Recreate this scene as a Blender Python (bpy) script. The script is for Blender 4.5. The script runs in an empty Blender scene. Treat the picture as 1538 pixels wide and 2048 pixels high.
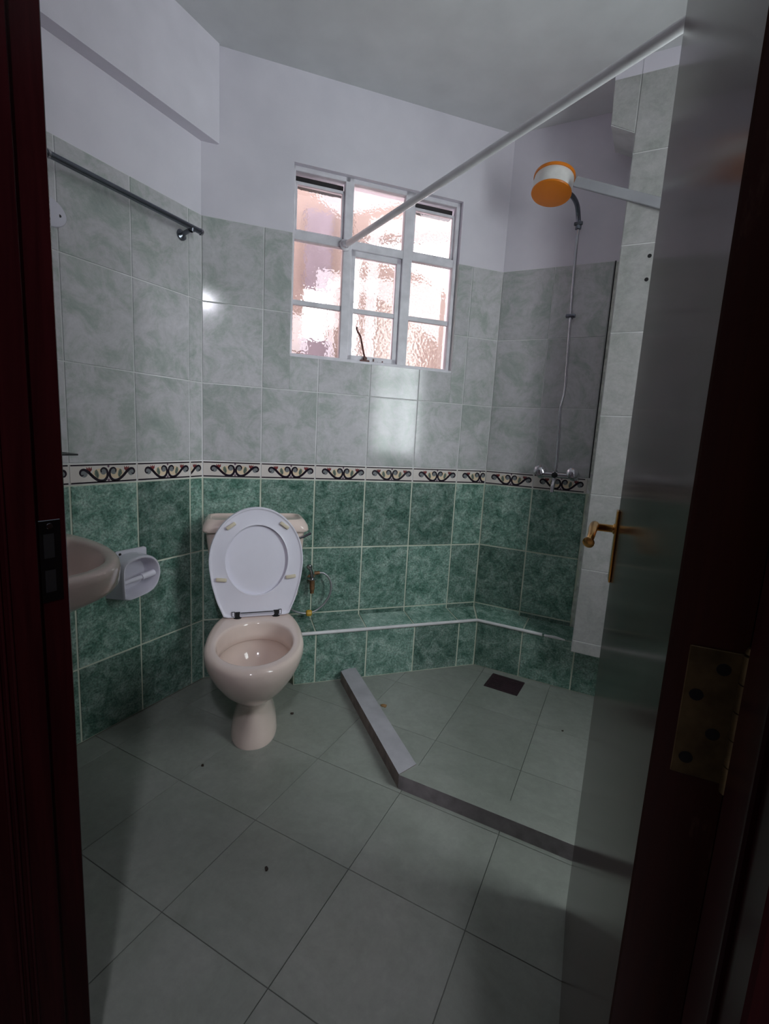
import bpy, bmesh, math, random
from mathutils import Vector, Matrix
random.seed(7)
S = bpy.context.scene
COL = S.collection
sin, cos, pi, rad = math.sin, math.cos, math.pi, math.radians

# ------------------------------------------------------------------ camera
# world: metres, +Y runs along the left wall into the room, +X along the shower wall;
# the origin is the floor point below the photographer in the doorway
CAM_Z, PITCH, ROLL, YAW, FPX = 1.179, rad(-9.04), rad(3.22), rad(26.65), 958.6
cd = bpy.data.cameras.new('camera')
co = bpy.data.objects.new('camera', cd); COL.objects.link(co)
cd.sensor_fit = 'VERTICAL'; cd.sensor_height = 24.0; cd.lens = 24.0 * FPX / 2048; cd.clip_start = 0.01
_f = Vector((-sin(YAW) * cos(PITCH), cos(YAW) * cos(PITCH), sin(PITCH)))
_r = Vector((cos(YAW), sin(YAW), 0)); _u = _r.cross(_f)
_r2 = _r * cos(ROLL) + _u * sin(ROLL); _u2 = _u * cos(ROLL) - _r * sin(ROLL)
M = Matrix((_r2, _u2, -_f)).transposed().to_4x4(); M.translation = (0, 0, CAM_Z)
co.matrix_world = M
S.camera = co

# ------------------------------------------------------------------ sky, daylight, exposure
W = bpy.data.worlds.new('sky'); S.world = W; W.use_nodes = True
bg = W.node_tree.nodes['Background']
bg.inputs[0].default_value = (0.99, 0.945, 1.04, 1); bg.inputs[1].default_value = 4.6

def area_lamp(name, loc, direction, sx, sy, power, color=(1, 1, 1)):
    l = bpy.data.lights.new(name, 'AREA'); l.shape = 'RECTANGLE'; l.size = sx; l.size_y = sy
    l.energy = power; l.color = color
    o = bpy.data.objects.new(name, l); COL.objects.link(o)
    d = Vector(direction).normalized()
    o.matrix_world = Matrix.Translation(loc) @ d.to_track_quat('-Z', 'Y').to_matrix().to_4x4()
    return o
# daylight entering by the window of the right-hand wall, and the ceiling lamp of the bedroom behind the doorway
area_lamp('daylight_side_window', (1.04, 1.26, 1.70), (-1, 0, 0), 0.54, 1.42, 9.0, (0.99, 0.93, 1.03))
area_lamp('bedroom_ceiling_lamp', (0.43, -0.62, 2.44), (-0.58, 0.62, -0.53), 0.10, 0.17, 6.0, (0.95, 0.94, 1.05))

S.view_settings.view_transform = 'Standard'; S.view_settings.look = 'None'
S.view_settings.exposure = 1.12; S.view_settings.gamma = 1.0; S.view_settings.use_curve_mapping = False
try:
    S.cycles.use_denoising = True; S.cycles.use_guiding = True
    S.cycles.max_bounces = 14; S.cycles.diffuse_bounces = 7; S.cycles.glossy_bounces = 6; S.cycles.transmission_bounces = 10
    S.cycles.sample_clamp_indirect = 6.0; S.cycles.caustics_refractive = True
except Exception:
    pass

# ------------------------------------------------------------------ materials
class NT:
    def __init__(s, name):
        s.m = bpy.data.materials.new(name); s.m.use_nodes = True
        s.t = s.m.node_tree; s.p = s.t.nodes['Principled BSDF']
    def n(s, typ, **kw):
        x = s.t.nodes.new(typ)
        for k, v in kw.items():
            if k in x.inputs: x.inputs[k].default_value = v
            else: setattr(x, k, v)
        return x
    def l(s, a, b): s.t.links.new(a, b)

def c4(c): return (c[0], c[1], c[2], 1)

def plain(name, base, rough=0.5, metal=0.0, spec=0.5, var=0.12, nscale=8.0, bump=0.0, bscale=60.0, coat=0.0):
    k = NT(name); p = k.p
    p.inputs['Roughness'].default_value = rough; p.inputs['Metallic'].default_value = metal
    p.inputs['Specular IOR Level'].default_value = spec; p.inputs['Coat Weight'].default_value = coat
    tc = k.n('ShaderNodeTexCoord')
    nz = k.n('ShaderNodeTexNoise', Scale=nscale, Detail=5.0)
    k.l(tc.outputs['Object'], nz.inputs['Vector'])
    rp = k.n('ShaderNodeValToRGB')
    rp.color_ramp.elements[0].position = 0.3; rp.color_ramp.elements[1].position = 0.7
    rp.color_ramp.elements[0].color = c4([v * (1 - var) for v in base]); rp.color_ramp.elements[1].color = c4([min(1, v * (1 + var)) for v in base])
    k.l(nz.outputs['Fac'], rp.inputs['Fac']); k.l(rp.outputs['Color'], p.inputs['Base Color'])
    if bump:
        n2 = k.n('ShaderNodeTexNoise', Scale=bscale, Detail=3.0); k.l(tc.outputs['Object'], n2.inputs['Vector'])
        b = k.n('ShaderNodeBump', Strength=bump, Distance=0.002); k.l(n2.outputs['Fac'], b.inputs['Height'])
        k.l(b.outputs['Normal'], p.inputs['Normal'])
    return k.m

def mottled(name, stops, scale, rough, fine=0.25, var=0.12, bump=0.04, spec=0.5, dist=0.5, rampdetail=9.0):
    """glazed stone-effect tile: clouded colour that differs from tile to tile"""
    k = NT(name); p = k.p
    p.inputs['Roughness'].default_value = rough; p.inputs['Specular IOR Level'].default_value = spec
    tc = k.n('ShaderNodeTexCoord'); oi = k.n('ShaderNodeObjectInfo')
    ml = k.n('ShaderNodeVectorMath', operation='SCALE'); ml.inputs[0].default_value = (37, 91, 53)
    k.l(oi.outputs['Random'], ml.inputs['Scale'])
    ad = k.n('ShaderNodeVectorMath', operation='ADD'); k.l(tc.outputs['Object'], ad.inputs[0]); k.l(ml.outputs['Vector'], ad.inputs[1])
    n1 = k.n('ShaderNodeTexNoise', Scale=scale, Detail=rampdetail, Roughness=0.74, Distortion=dist); k.l(ad.outputs['Vector'], n1.inputs['Vector'])
    rp = k.n('ShaderNodeValToRGB'); e = rp.color_ramp.elements
    e[0].position, e[0].color = stops[0][0], c4(stops[0][1]); e[1].position, e[1].color = stops[-1][0], c4(stops[-1][1])
    for ps, cl in stops[1:-1]:
        x = e.new(ps); x.color = c4(cl)
    k.l(n1.outputs['Fac'], rp.inputs['Fac'])
    n2 = k.n('ShaderNodeTexNoise', Scale=scale * 7, Detail=4.0, Roughness=0.7); k.l(ad.outputs['Vector'], n2.inputs['Vector'])
    m1 = k.n('ShaderNodeMapRange'); m1.inputs['From Min'].default_value = 0.3; m1.inputs['From Max'].default_value = 0.7
    m1.inputs['To Min'].default_value = 1 - fine; m1.inputs['To Max'].default_value = 1 + fine; k.l(n2.outputs['Fac'], m1.inputs['Value'])
    m2 = k.n('ShaderNodeMapRange'); m2.inputs['To Min'].default_value = 1 - var; m2.inputs['To Max'].default_value = 1 + var
    k.l(oi.outputs['Random'], m2.inputs['Value'])
    mm = k.n('ShaderNodeMath', operation='MULTIPLY'); k.l(m1.outputs['Result'], mm.inputs[0]); k.l(m2.outputs['Result'], mm.inputs[1])
    mc = k.n('ShaderNodeVectorMath', operation='SCALE'); k.l(rp.outputs['Color'], mc.inputs[0]); k.l(mm.outputs['Value'], mc.inputs['Scale'])
    k.l(mc.outputs['Vector'], p.inputs['Base Color'])
    b = k.n('ShaderNodeBump', Strength=bump, Distance=0.002)
    n3 = k.n('ShaderNodeTexNoise', Scale=14.0, Detail=2.0); k.l(ad.outputs['Vector'], n3.inputs['Vector'])
    k.l(n3.outputs['Fac'], b.inputs['Height']); k.l(b.outputs['Normal'], p.inputs['Normal'])
    return k.m

def wall_mat(name, z_split, low_split=0.953):
    """painted plaster above the tiling, grout behind the tiles"""
    k = NT(name); p = k.p
    tc = k.n('ShaderNodeTexCoord'); sp = k.n('ShaderNodeSeparateXYZ'); k.l(tc.outputs['Object'], sp.inputs['Vector'])
    nz = k.n('ShaderNodeTexNoise', Scale=5.0, Detail=4.0); k.l(tc.outputs['Object'], nz.inputs['Vector'])
    def ramp(a, b):
        r = k.n('ShaderNodeValToRGB'); r.color_ramp.elements[0].color = c4(a); r.color_ramp.elements[1].color = c4(b)
        r.color_ramp.elements[0].position = .35; r.color_ramp.elements[1].position = .65
        k.l(nz.outputs['Fac'], r.inputs['Fac']); return r
    paint = ramp((.71, .68, .75), (.77, .735, .805)); g1 = ramp((.60, .61, .60), (.84, .83, .84)); g2 = ramp((.52, .58, .46), (.68, .72, .60))
    def gt(v):
        m = k.n('ShaderNodeMath', operation='GREATER_THAN'); m.inputs[1].default_value = v; k.l(sp.outputs['Z'], m.inputs[0]); return m
    x1 = k.n('ShaderNodeMix', data_type='RGBA'); k.l(gt(low_split).outputs[0], x1.inputs['Factor']); k.l(g2.outputs[0], x1.inputs[6]); k.l(g1.outputs[0], x1.inputs[7])
    x2 = k.n('ShaderNodeMix', data_type='RGBA'); k.l(gt(z_split).outputs[0], x2.inputs['Factor']); k.l(x1.outputs[2], x2.inputs[6]); k.l(paint.outputs[0], x2.inputs[7])
    k.l(x2.outputs[2], p.inputs['Base Color']); p.inputs['Roughness'].default_value = 0.55
    b = k.n('ShaderNodeBump', Strength=0.12, Distance=0.002); n2 = k.n('ShaderNodeTexNoise', Scale=40.0, Detail=3.0)
    k.l(tc.outputs['Object'], n2.inputs['Vector']); k.l(n2.outputs['Fac'], b.inputs['Height']); k.l(b.outputs['Normal'], p.inputs['Normal'])
    return k.m

def wood_mat(name, a, b, rough, worn=None, spec=.5):
    k = NT(name); p = k.p; p.inputs['Roughness'].default_value = rough
    p.inputs['Specular IOR Level'].default_value = spec
    tc = k.n('ShaderNodeTexCoord'); mp = k.n('ShaderNodeMapping'); mp.inputs['Scale'].default_value = (22, 22, 1.2)
    k.l(tc.outputs['Object'], mp.inputs['Vector'])
    nz = k.n('ShaderNodeTexNoise', Scale=2.0, Detail=7.0, Roughness=0.65, Distortion=0.6); k.l(mp.outputs['Vector'], nz.inputs['Vector'])
    r = k.n('ShaderNodeValToRGB'); r.color_ramp.elements[0].position = .3; r.color_ramp.elements[1].position = .72
    r.color_ramp.elements[0].color = c4(a); r.color_ramp.elements[1].color = c4(b); k.l(nz.outputs['Fac'], r.inputs['Fac'])
    out = r.outputs['Color']
    if spec < .4: p.inputs['IOR'].default_value = 1.18
    if worn:
        n2 = k.n('ShaderNodeTexNoise', Scale=9.0, Detail=6.0, Roughness=0.7); mp2 = k.n('ShaderNodeMapping'); mp2.inputs['Scale'].default_value = (3, 3, .7)
        k.l(tc.outputs['Object'], mp2.inputs['Vector']); k.l(mp2.outputs['Vector'], n2.inputs['Vector'])
        r2 = k.n('ShaderNodeValToRGB'); r2.color_ramp.elements[0].position = .60; r2.color_ramp.elements[1].position = .70; k.l(n2.outputs['Fac'], r2.inputs['Fac'])
        mx = k.n('ShaderNodeMix', data_type='RGBA'); k.l(r2.outputs['Color'], mx.inputs['Factor']); k.l(out, mx.inputs[6]); mx.inputs[7].default_value = c4(worn)
        out = mx.outputs[2]
    k.l(out, p.inputs['Base Color'])
    b_ = k.n('ShaderNodeBump', Strength=0.03, Distance=0.001); k.l(nz.outputs['Fac'], b_.inputs['Height']); k.l(b_.outputs['Normal'], p.inputs['Normal'])
    return k.m

def hammered_glass(name):
    k = NT(name)
    for n in list(k.t.nodes): k.t.nodes.remove(n)
    out = k.n('ShaderNodeOutputMaterial')
    g = k.n('ShaderNodeBsdfGlass', Roughness=0.06, IOR=1.45); g.inputs['Color'].default_value = (1.0, 0.965, 0.945, 1)
    tc = k.n('ShaderNodeTexCoord'); nz = k.n('ShaderNodeTexNoise', Scale=40.0, Detail=1.0)
    k.l(tc.outputs['Object'], nz.inputs['Vector'])
    mx = k.n('ShaderNodeVectorMath', operation='SCALE'); mx.inputs['Scale'].default_value = 0.02; k.l(nz.outputs['Color'], mx.inputs[0])
    ad = k.n('ShaderNodeVectorMath', operation='ADD'); k.l(tc.outputs['Object'], ad.inputs[0]); k.l(mx.outputs['Vector'], ad.inputs[1])
    v = k.n('ShaderNodeTexVoronoi', Scale=85.0, feature='SMOOTH_F1'); k.l(ad.outputs['Vector'], v.inputs['Vector'])
    b = k.n('ShaderNodeBump', Strength=0.21, Distance=0.0030); k.l(v.outputs['Distance'], b.inputs['Height'])
    k.l(b.outputs['Normal'], g.inputs['Normal'])
    tr = k.n('ShaderNodeBsdfTransparent'); ms = k.n('ShaderNodeMixShader'); ms.inputs[0].default_value = 0.06
    k.l(g.outputs[0], ms.inputs[1]); k.l(tr.outputs[0], ms.inputs[2]); k.l(ms.outputs[0], out.inputs['Surface'])
    return k.m

def clear_glass(name, tint=(.9, .97, .93), f=0.9):
    k = NT(name)
    for n in list(k.t.nodes): k.t.nodes.remove(n)
    out = k.n('ShaderNodeOutputMaterial'); tr = k.n('ShaderNodeBsdfTransparent'); tr.inputs[0].default_value = c4(tint)
    gl = k.n('ShaderNodeBsdfGlossy', Roughness=0.03); ms = k.n('ShaderNodeMixShader'); ms.inputs[0].default_value = 1 - f
    k.l(tr.outputs[0], ms.inputs[1]); k.l(gl.outputs[0], ms.inputs[2]); k.l(ms.outputs[0], out.inputs['Surface'])
    return k.m

Z_TOP, Z_B, BAND, TH, G1, Z_L = 2.024, 0.9527, 0.0748, 0.3322, 0.3323, 0.2525
mt = {}
mt['wall'] = wall_mat('painted_wall_and_grout', Z_TOP)
mt['box'] = wall_mat('boxing_paint_and_grout', 2.588, 0.0)
mt['paint'] = plain('white_wall_paint', (.74, .705, .775), .55, bump=.12, bscale=40, var=.04)
mt['ceil'] = plain('ceiling_paint', (.66, .67, .68), .6, bump=.1, bscale=30, var=.05)
mt['grout'] = plain('grey_grout', (.235, .242, .215), .7, var=.35, nscale=6)
mt['light'] = mottled('pale_grey_green_tile', [(.30, (.34, .39, .36)), (.43, (.445, .475, .455)), (.53, (.555, .548, .562)), (.70, (.645, .622, .655))], 8.0, .13, .06, .05)
mt['boxtile'] = mottled('grey_brown_tile', [(.28, (.31, .33, .30)), (.5, (.42, .415, .405)), (.72, (.50, .485, .49))], 8.0, .14, .08, .08)
mt['dark'] = mottled('green_marbled_tile', [(.28, (.030, .090, .066)), (.40, (.085, .175, .137)), (.50, (.165, .272, .225)), (.60, (.27, .38, .33)), (.76, (.45, .54, .49))], 17.0, .15, .55, .30, dist=.6, rampdetail=14.0)
mt['floor'] = mottled('grey_green_floor_tile', [(.25, (.215, .232, .200)), (.5, (.27, .287, .255)), (.75, (.32, .330, .302))], 5.0, .32, .07, .05, bump=.06)
mt['cream'] = plain('border_tile_cream', (.72, .66, .62), .15, var=.05)
mt['p_fill'] = plain('border_print_warm', (.78, .62, .44), .15)
mt['p_black'] = plain('border_print_black', (.020, .013, .022), .15)
mt['p_grey'] = plain('border_print_grey', (.22, .23, .24), .15)
mt['p_red'] = plain('border_print_red', (.22, .05, .05), .15)
mt['p_leaf'] = plain('border_print_leaf', (.17, .21, .17), .15)
mt['p_mauve'] = plain('border_print_mauve', (.20, .12, .17), .15)
mt['strip'] = plain('white_edge_strip', (.74, .73, .74), .35)
mt['beige'] = plain('beige_ceramic', (.76, .62, .555), .10, var=.03)
mt['beige_in'] = mt['beige']
mt['wceram'] = plain('white_ceramic', (.66, .64, .72), .12, var=.04)
mt['plastic'] = plain('white_plastic', (.80, .78, .87), .28, var=.02)
mt['buffer'] = plain('cream_rubber', (.66, .58, .44), .5)
mt['black'] = plain('black_void', (.006, .005, .006), .6)
mt['chrome'] = plain('chrome', (.46, .45, .48), .14, metal=1.0)
mt['gun'] = plain('dark_chrome', (.16, .17, .20), .22, metal=1.0)
mt['steelbraid'] = plain('braided_steel', (.42, .43, .45), .35, metal=.8, bump=.4, bscale=400)
mt['rust'] = plain('tarnished_brass', (.22, .12, .06), .5, metal=.6, var=.4, nscale=60)
mt['brass'] = plain('brass', (.60, .33, .10), .25, metal=1.0, var=.25, nscale=30)
mt['goldbrass'] = plain('polished_brass', (.72, .36, .07), .22, metal=.85)
mt['yellow'] = plain('yellow_nut', (.62, .36, .03), .4)
mt['orange'] = plain('orange_plastic', (.72, .20, .006), .35, var=.06)
mt['hwhite'] = plain('heater_white_plastic', (.72, .70, .68), .35, var=.10, nscale=25)
mt['conduit'] = plain('grey_conduit', (.36, .365, .39), .45)
mt['wframe'] = plain('painted_steel_window', (.74, .715, .77), .4, var=.10, nscale=20, bump=.1)
mt['glass'] = hammered_glass('hammered_glass')
mt['clear'] = clear_glass('clear_glass')
mt['shelfglass'] = clear_glass('green_edge_glass', (.04, .10, .07), .75)
mt['ironrust'] = plain('brown_painted_iron', (.13, .040, .032), .5, var=.3, nscale=50)
mt['wood'] = wood_mat('mahogany_varnish', (.015, .0022, .0032), (.034, .0056, .0066), .24, spec=.35)
mt['rodwhite'] = plain('white_rod_paint', (.86, .85, .87), .3)
mt['wood_edge'] = wood_mat('mahogany_worn_edge', (.036, .006, .0045), (.070, .015, .008), .4, (.11, .055, .04))
mt['door'] = wood_mat('mahogany_door_gloss', (.040, .020, .017), (.066, .034, .027), .16, spec=.28)
mt['oldbrass'] = plain('dull_brass', (.20, .15, .075), .45, metal=.8, var=.4, nscale=40)
mt['cementbrown'] = plain('kerb_cement_brown', (.20, .16, .145), .8, var=.3, nscale=25, bump=.4, bscale=70)
mt['cement'] = plain('kerb_cement', (.27, .24, .25), .7, var=.22, nscale=25, bump=.4, bscale=70)
mt['cementtop'] = plain('kerb_top_cement', (.40, .39, .42), .6, var=.12, nscale=12, bump=.2)
mt['plaster'] = plain('ragged_plaster', (.55, .57, .52), .7, var=.25, nscale=40)
mt['drain'] = plain('dark_rusted_drain', (.030, .012, .018), .6, var=.4, nscale=60)
mt['leaf'] = plain('dry_leaf', (.30, .17, .07), .7, var=.4, nscale=90)
mt['crumb'] = plain('dark_crumb', (.03, .018, .012), .7)
mt['peach'] = plain('peach_render', (.138, .099, .082), .8, var=.06, nscale=3)
mt['mauve'] = plain('mauve_render', (.105, .083, .098), .8)
mt['bedfloor'] = plain('bedroom_floor', (.50, .44, .42), .35)
mt['bedwall'] = plain('bedroom_wall', (.60, .57, .55), .6)

# ------------------------------------------------------------------ mesh helpers
def mesh_obj(name, bm, mats, parent=None, mat_local=None, smooth=None, kind=None):
    me = bpy.data.meshes.new(name)
    bmesh.ops.recalc_face_normals(bm, faces=bm.faces)
    bm.to_mesh(me); bm.free()
    for m in (mats if isinstance(mats, (list, tuple)) else [mats]): me.materials.append(m)
    if smooth is not None:
        me.polygons.foreach_set('use_smooth', [True] * len(me.polygons))
        try: me.set_sharp_from_angle(angle=rad(smooth))
        except Exception: pass
    o = bpy.data.objects.new(name, me); COL.objects.link(o)
    if parent: o.parent = parent
    if mat_local is not None: o.matrix_local = mat_local
    if kind: o['kind'] = kind
    return o

def empty(name, mat=None, parent=None):
    o = bpy.data.objects.new(name, None); COL.objects.link(o); o.empty_display_size = .05
    if parent: o.parent = parent
    if mat is not None: o.matrix_local = mat
    return o

def tag(o, label, cat, group=None):
    o['label'] = label; o['category'] = cat
    if group: o['group'] = group
    return o

def struct(o, label=None):
    o['kind'] = 'structure'
    if label: o['label'] = label
    return o

def box(bm, x0, x1, y0, y1, z0, z1, mi=0, mtx=None):
    vs = [Vector((x, y, z)) for x in (x0, x1) for y in (y0, y1) for z in (z0, z1)]
    if mtx: vs = [mtx @ v for v in vs]
    v = [bm.verts.new(p) for p in vs]
    fs = []
    for q in ((0, 1, 3, 2), (4, 6, 7, 5), (0, 4, 5, 1), (2, 3, 7, 6), (0, 2, 6, 4), (1, 5, 7, 3)):
        f = bm.faces.new([v[i] for i in q]); f.material_index = mi; fs.append(f)
    return v

def bbox(bm, x0, x1, y0, y1, z0, z1, b=.003, seg=2, mtx=None, mi=0):
    t = bmesh.new(); box(t, x0, x1, y0, y1, z0, z1)
    bmesh.ops.bevel(t, geom=t.edges[:], offset=b, segments=seg, affect='EDGES', profile=.5)
    merge(bm, t, mtx, mi)

def merge(bm, t, mtx=None, mi=0):
    mp = {}
    for v in t.verts: mp[v] = bm.verts.new(mtx @ v.co if mtx else v.co)
    for f in t.faces:
        try:
            g = bm.faces.new([mp[v] for v in f.verts]); g.material_index = mi; g.smooth = f.smooth
        except ValueError: pass
    t.free()

def loft(bm, rings, cap0=True, cap1=True, closed=False, mi=0):
    R = [[bm.verts.new(p) for p in r] for r in rings]
    n = len(R[0]); pairs = list(zip(R, R[1:]))
    if closed: pairs.append((R[-1], R[0]))
    for a, b in pairs:
        for i in range(n):
            j = (i + 1) % n
            f = bm.faces.new((a[i], a[j], b[j], b[i])); f.material_index = mi
    if not closed:
        if cap0: bm.faces.new(R[0][::-1]).material_index = mi
        if cap1: bm.faces.new(R[-1]).material_index = mi
    return R

def crom(pts, n=8):
    P = [Vector(p) for p in pts]; P = [2 * P[0] - P[1]] + P + [2 * P[-1] - P[-2]]; out = []
    for i in range(1, len(P) - 2):
        a, b, c, d = P[i - 1:i + 3]
        for k in range(n):
            t = k / n
            out.append(.5 * ((2 * b) + (c - a) * t + (2 * a - 5 * b + 4 * c - d) * t * t + (3 * b - 3 * c + d - a) * t ** 3))
    out.append(P[-2]); return out

def tube(bm, pts, r, seg=12, mi=0, cap=True):
    P = [Vector(p) for p in pts]; rr = r if isinstance(r, (list, tuple)) else [r] * len(P)
    t0 = (P[1] - P[0]).normalized(); up = Vector((0, 0, 1)) if abs(t0.z) < .9 else Vector((1, 0, 0))
    nrm = (up - t0 * up.dot(t0)).normalized(); rings = []
    for i, p in enumerate(P):
        t = ((P[min(i + 1, len(P) - 1)] - P[max(i - 1, 0)])).normalized()
        nrm = (nrm - t * nrm.dot(t)).normalized(); bi = t.cross(nrm)
        rings.append([p + (nrm * cos(2 * pi * k / seg) + bi * sin(2 * pi * k / seg)) * rr[i] for k in range(seg)])
    loft(bm, rings, cap, cap, mi=mi)

def cyl(bm, a, b, r, seg=20, r2=None, mi=0): tube(bm, [a, b], [r, r if r2 is None else r2], seg, mi)

def lathe(bm, prof, axis_o, axis_d, seg=32, mi=0):
    """prof: list of (radius, distance along the axis)"""
    d = Vector(axis_d).normalized(); u = d.orthogonal().normalized(); v = d.cross(u); o = Vector(axis_o)
    rings = [[o + d * h + (u * cos(2 * pi * k / seg) + v * sin(2 * pi * k / seg)) * max(r, 1e-4) for k in range(seg)] for r, h in prof]
    loft(bm, rings, mi=mi)

def prism(bm, poly, z0, z1, mi=0):
    loft(bm, [[Vector((x, y, z0)) for x, y in poly], [Vector((x, y, z1)) for x, y in poly]], mi=mi)

def clip(poly, axis, lim, keep_less):
    out = []
    for i in range(len(poly)):
        a, b = poly[i], poly[(i + 1) % len(poly)]
        ia = (a[axis] <= lim) == keep_less or a[axis] == lim; ib = (b[axis] <= lim) == keep_less or b[axis] == lim
        if ia: out.append(a)
        if ia != ib:
            t = (lim - a[axis]) / (b[axis] - a[axis]); out.append((a[0] + (b[0] - a[0]) * t, a[1] + (b[1] - a[1]) * t))
    return out

def halfplane(poly, n, d):
    out = []
    for i in range(len(poly)):
        a, b = poly[i], poly[(i + 1) % len(poly)]
        da = a[0] * n[0] + a[1] * n[1] - d; db = b[0] * n[0] + b[1] * n[1] - d
        if da >= 0: out.append(a)
        if (da >= 0) != (db >= 0):
            t = da / (da - db); out.append((a[0] + (b[0] - a[0]) * t, a[1] + (b[1] - a[1]) * t))
    return out

# ------------------------------------------------------------------ plan of the room
XL = -1.6719                                   # left wall
C1 = Vector((-1.6719, 1.5216, 0)); C2 = Vector((-0.6817, 2.5405, 0))
LW = (C2 - C1).length; T = (C2 - C1).normalized(); N = Vector((T.y, -T.x, 0)); Zv = Vector((0, 0, 1))
YS = 2.5405                                    # shower wall
XR, YF, HC = 0.90, 0.405, 2.65                 # hidden right wall, door-wall room face, ceiling
LED = 0.159                                    # depth of the low ledge
BX, BY = -0.137, 2.240                         # pipe boxing: left edge, front face
def FR(o, u, v, n):
    m = Matrix((u, v, n)).transposed().to_4x4(); m.translation = o; return m
F_LEFT = FR(C1, Vector((0, 1, 0)), Zv, Vector((1, 0, 0)))           # u = y - C1.y (negative towards the door)
F_WIN = FR(C1, T, Zv, N)
F_SH = FR(C2, Vector((1, 0, 0)), Zv, Vector((0, -1, 0)))
def Wp(s, off, z): return C1 + T * s + N * off + Zv * z
TT = .003                                       # how far tiles stand proud of the wall

def tile(F, poly, mat, parent, name='wall_tile', th=TT, b=.0011):
    cx = sum(p[0] for p in poly) / len(poly); cy = sum(p[1] for p in poly) / len(poly)
    bm = bmesh.new()
    def ring(k, h):
        out = []
        n = len(poly)
        for i in range(n):
            p0, p1, p2 = Vector(poly[i - 1]), Vector(poly[i]), Vector(poly[(i + 1) % n])
            e1 = (p1 - p0).normalized(); e2 = (p2 - p1).normalized()
            n1 = Vector((-e1.y, e1.x)); n2 = Vector((-e2.y, e2.x)); bis = n1 + n2
            q = p1 + bis * (k / max(.3, 1 + n1.dot(n2)))
            out.append(Vector((q.x - cx, q.y - cy, h)))
        return out
    loft(bm, [ring(0, -th), ring(0, -b), ring(b, 0)])
    return mesh_obj(name, bm, mat, parent, F @ Matrix.Translation((cx, cy, 0)))

def rect(u0, u1, v0, v1, g): return [(u0 + g / 2, v0 + g / 2), (u1 - g / 2, v0 + g / 2), (u1 - g / 2, v1 - g / 2), (u0 + g / 2, v1 - g / 2)]

# --- printed border motif (flat print, a few tenths of a millimetre proud)
def motif_polys():
    L = []
    def add(m, p): L.append((m, [(x / 1000, y / 1000) for x, y in p]))
    def ell(cx, cy, rx, ry, n=14, a0=0): return [(cx + rx * cos(2 * pi * i / n) * cos(a0) - ry * sin(2 * pi * i / n) * sin(a0), cy + rx * cos(2 * pi * i / n) * sin(a0) + ry * sin(2 * pi * i / n) * cos(a0)) for i in range(n)]
    for y in (28.0, -33.0): add(2, [(-121, y), (121, y), (121, y + 5.0), (-121, y + 5.0)])
    for sg in (-1, 1):
        def sx(p): return [(12 + sg * x, y) for x, y in p]
        add(1, sx(ell(30, -1, 30, 19)))
        add(3, sx(ell(88, 2, 13, 14))); add(3, sx(ell(19, 8, 12, 13)))
        lf = [(38, -17), (46, -12), (52, -2), (50, 10), (44, 15), (38, 6), (35, -6)]
        add(5, sx(lf))
        add(4, sx([(66, 6), (74, 6), (79, 13), (80, 24), (73, 18)])); add(4, sx([(66, 6), (73, 18), (70, 25), (66, 18), (61, 25), (60, 14)]))
        add(6, sx([(0, 19), (5, 25), (0, 30)])) ; add(6, sx([(0, -30), (6, -24), (0, -19)]))
        def stroke(pts, w0, w1, wm, m=2):
            C = crom([(x, y, 0) for x, y in pts], 4)
            n = len(C)
            for i in range(n - 1):
                def off(j):
                    t = (C[min(j + 1, n - 1)] - C[max(j - 1, 0)]).normalized(); q = j / (n - 1)
                    w = (w0 + (wm - w0) * min(1, q * 3)) if q < .6 else (wm + (w1 - wm) * (q - .6) / .4)
                    return (C[j].x - t.y * w, C[j].y + t.x * w), (C[j].x + t.y * w, C[j].y - t.x * w)
                a, b = off(i); c, d = off(i + 1)
                add(m, sx([a, b, d, c]))
        stroke([(90, -3), (97, -6), (102, 3), (97, 13), (85, 14), (71, 4), (54, -13), (36, -25), (18, -26), (6, -14), (4, 2), (9, 15), (20, 19), (28, 12), (26, 4)], 1.8, 2.0, 5.0)
        stroke([(70, 8), (66, -2), (62, -8)], 1, 1.2, 1.3)
        stroke([(44, -19), (41, -8), (45, 6)], .8, .6, .8)
    return L
MOTIF = motif_polys()
BMATS = ['cream', 'p_fill', 'p_black', 'p_grey', 'p_red', 'p_leaf', 'p_mauve']
def border_tile(F, u0, u1, parent, centre=None):
    """one border tile from u0 to u1; a cut tile shows only part of the print"""
    v0, v1 = Z_B, Z_B + BAND; cy = (v0 + v1) / 2; cx = (u0 + u1) / 2 if centre is None else centre
    g = .004; x0, x1 = u0 + g / 2 - cx, u1 - g / 2 - cx; h = BAND / 2 - g / 2 - .001
    bm = bmesh.new(); b = .0011
    loft(bm, [[Vector(p) for p in ((x0, -h, -TT), (x1, -h, -TT), (x1, h, -TT), (x0, h, -TT))],
              [Vector(p) for p in ((x0, -h, -b), (x1, -h, -b), (x1, h, -b), (x0, h, -b))],
              [Vector(p) for p in ((x0 + b, -h + b, 0), (x1 - b, -h + b, 0), (x1 - b, h - b, 0), (x0 + b, h - b, 0))]])
    for i, (m, p) in enumerate(MOTIF):
        q = clip(clip(p, 0, x0 + .0015, False), 0, x1 - .0015, True)
        if len(q) < 3: continue
        zz = .00012 + {1: 0, 3: .00008, 5: .0001, 4: .0001, 6: .0001, 2: .00018}[m]
        try:
            f = bm.faces.new([bm.verts.new((x, y, zz)) for x, y in q]); f.material_index = m
            f.normal_update()
            if f.normal.z < 0: f.normal_flip()
        except ValueError: pass
    me = bpy.data.meshes.new('border_tile'); bm.to_mesh(me); bm.free()
    for k in BMATS: me.materials.append(mt[k])
    o = bpy.data.objects.new('border_tile', me); COL.objects.link(o); o.parent = parent
    o.matrix_local = F @ Matrix.Translation((cx, cy, 0))
    return o

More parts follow.
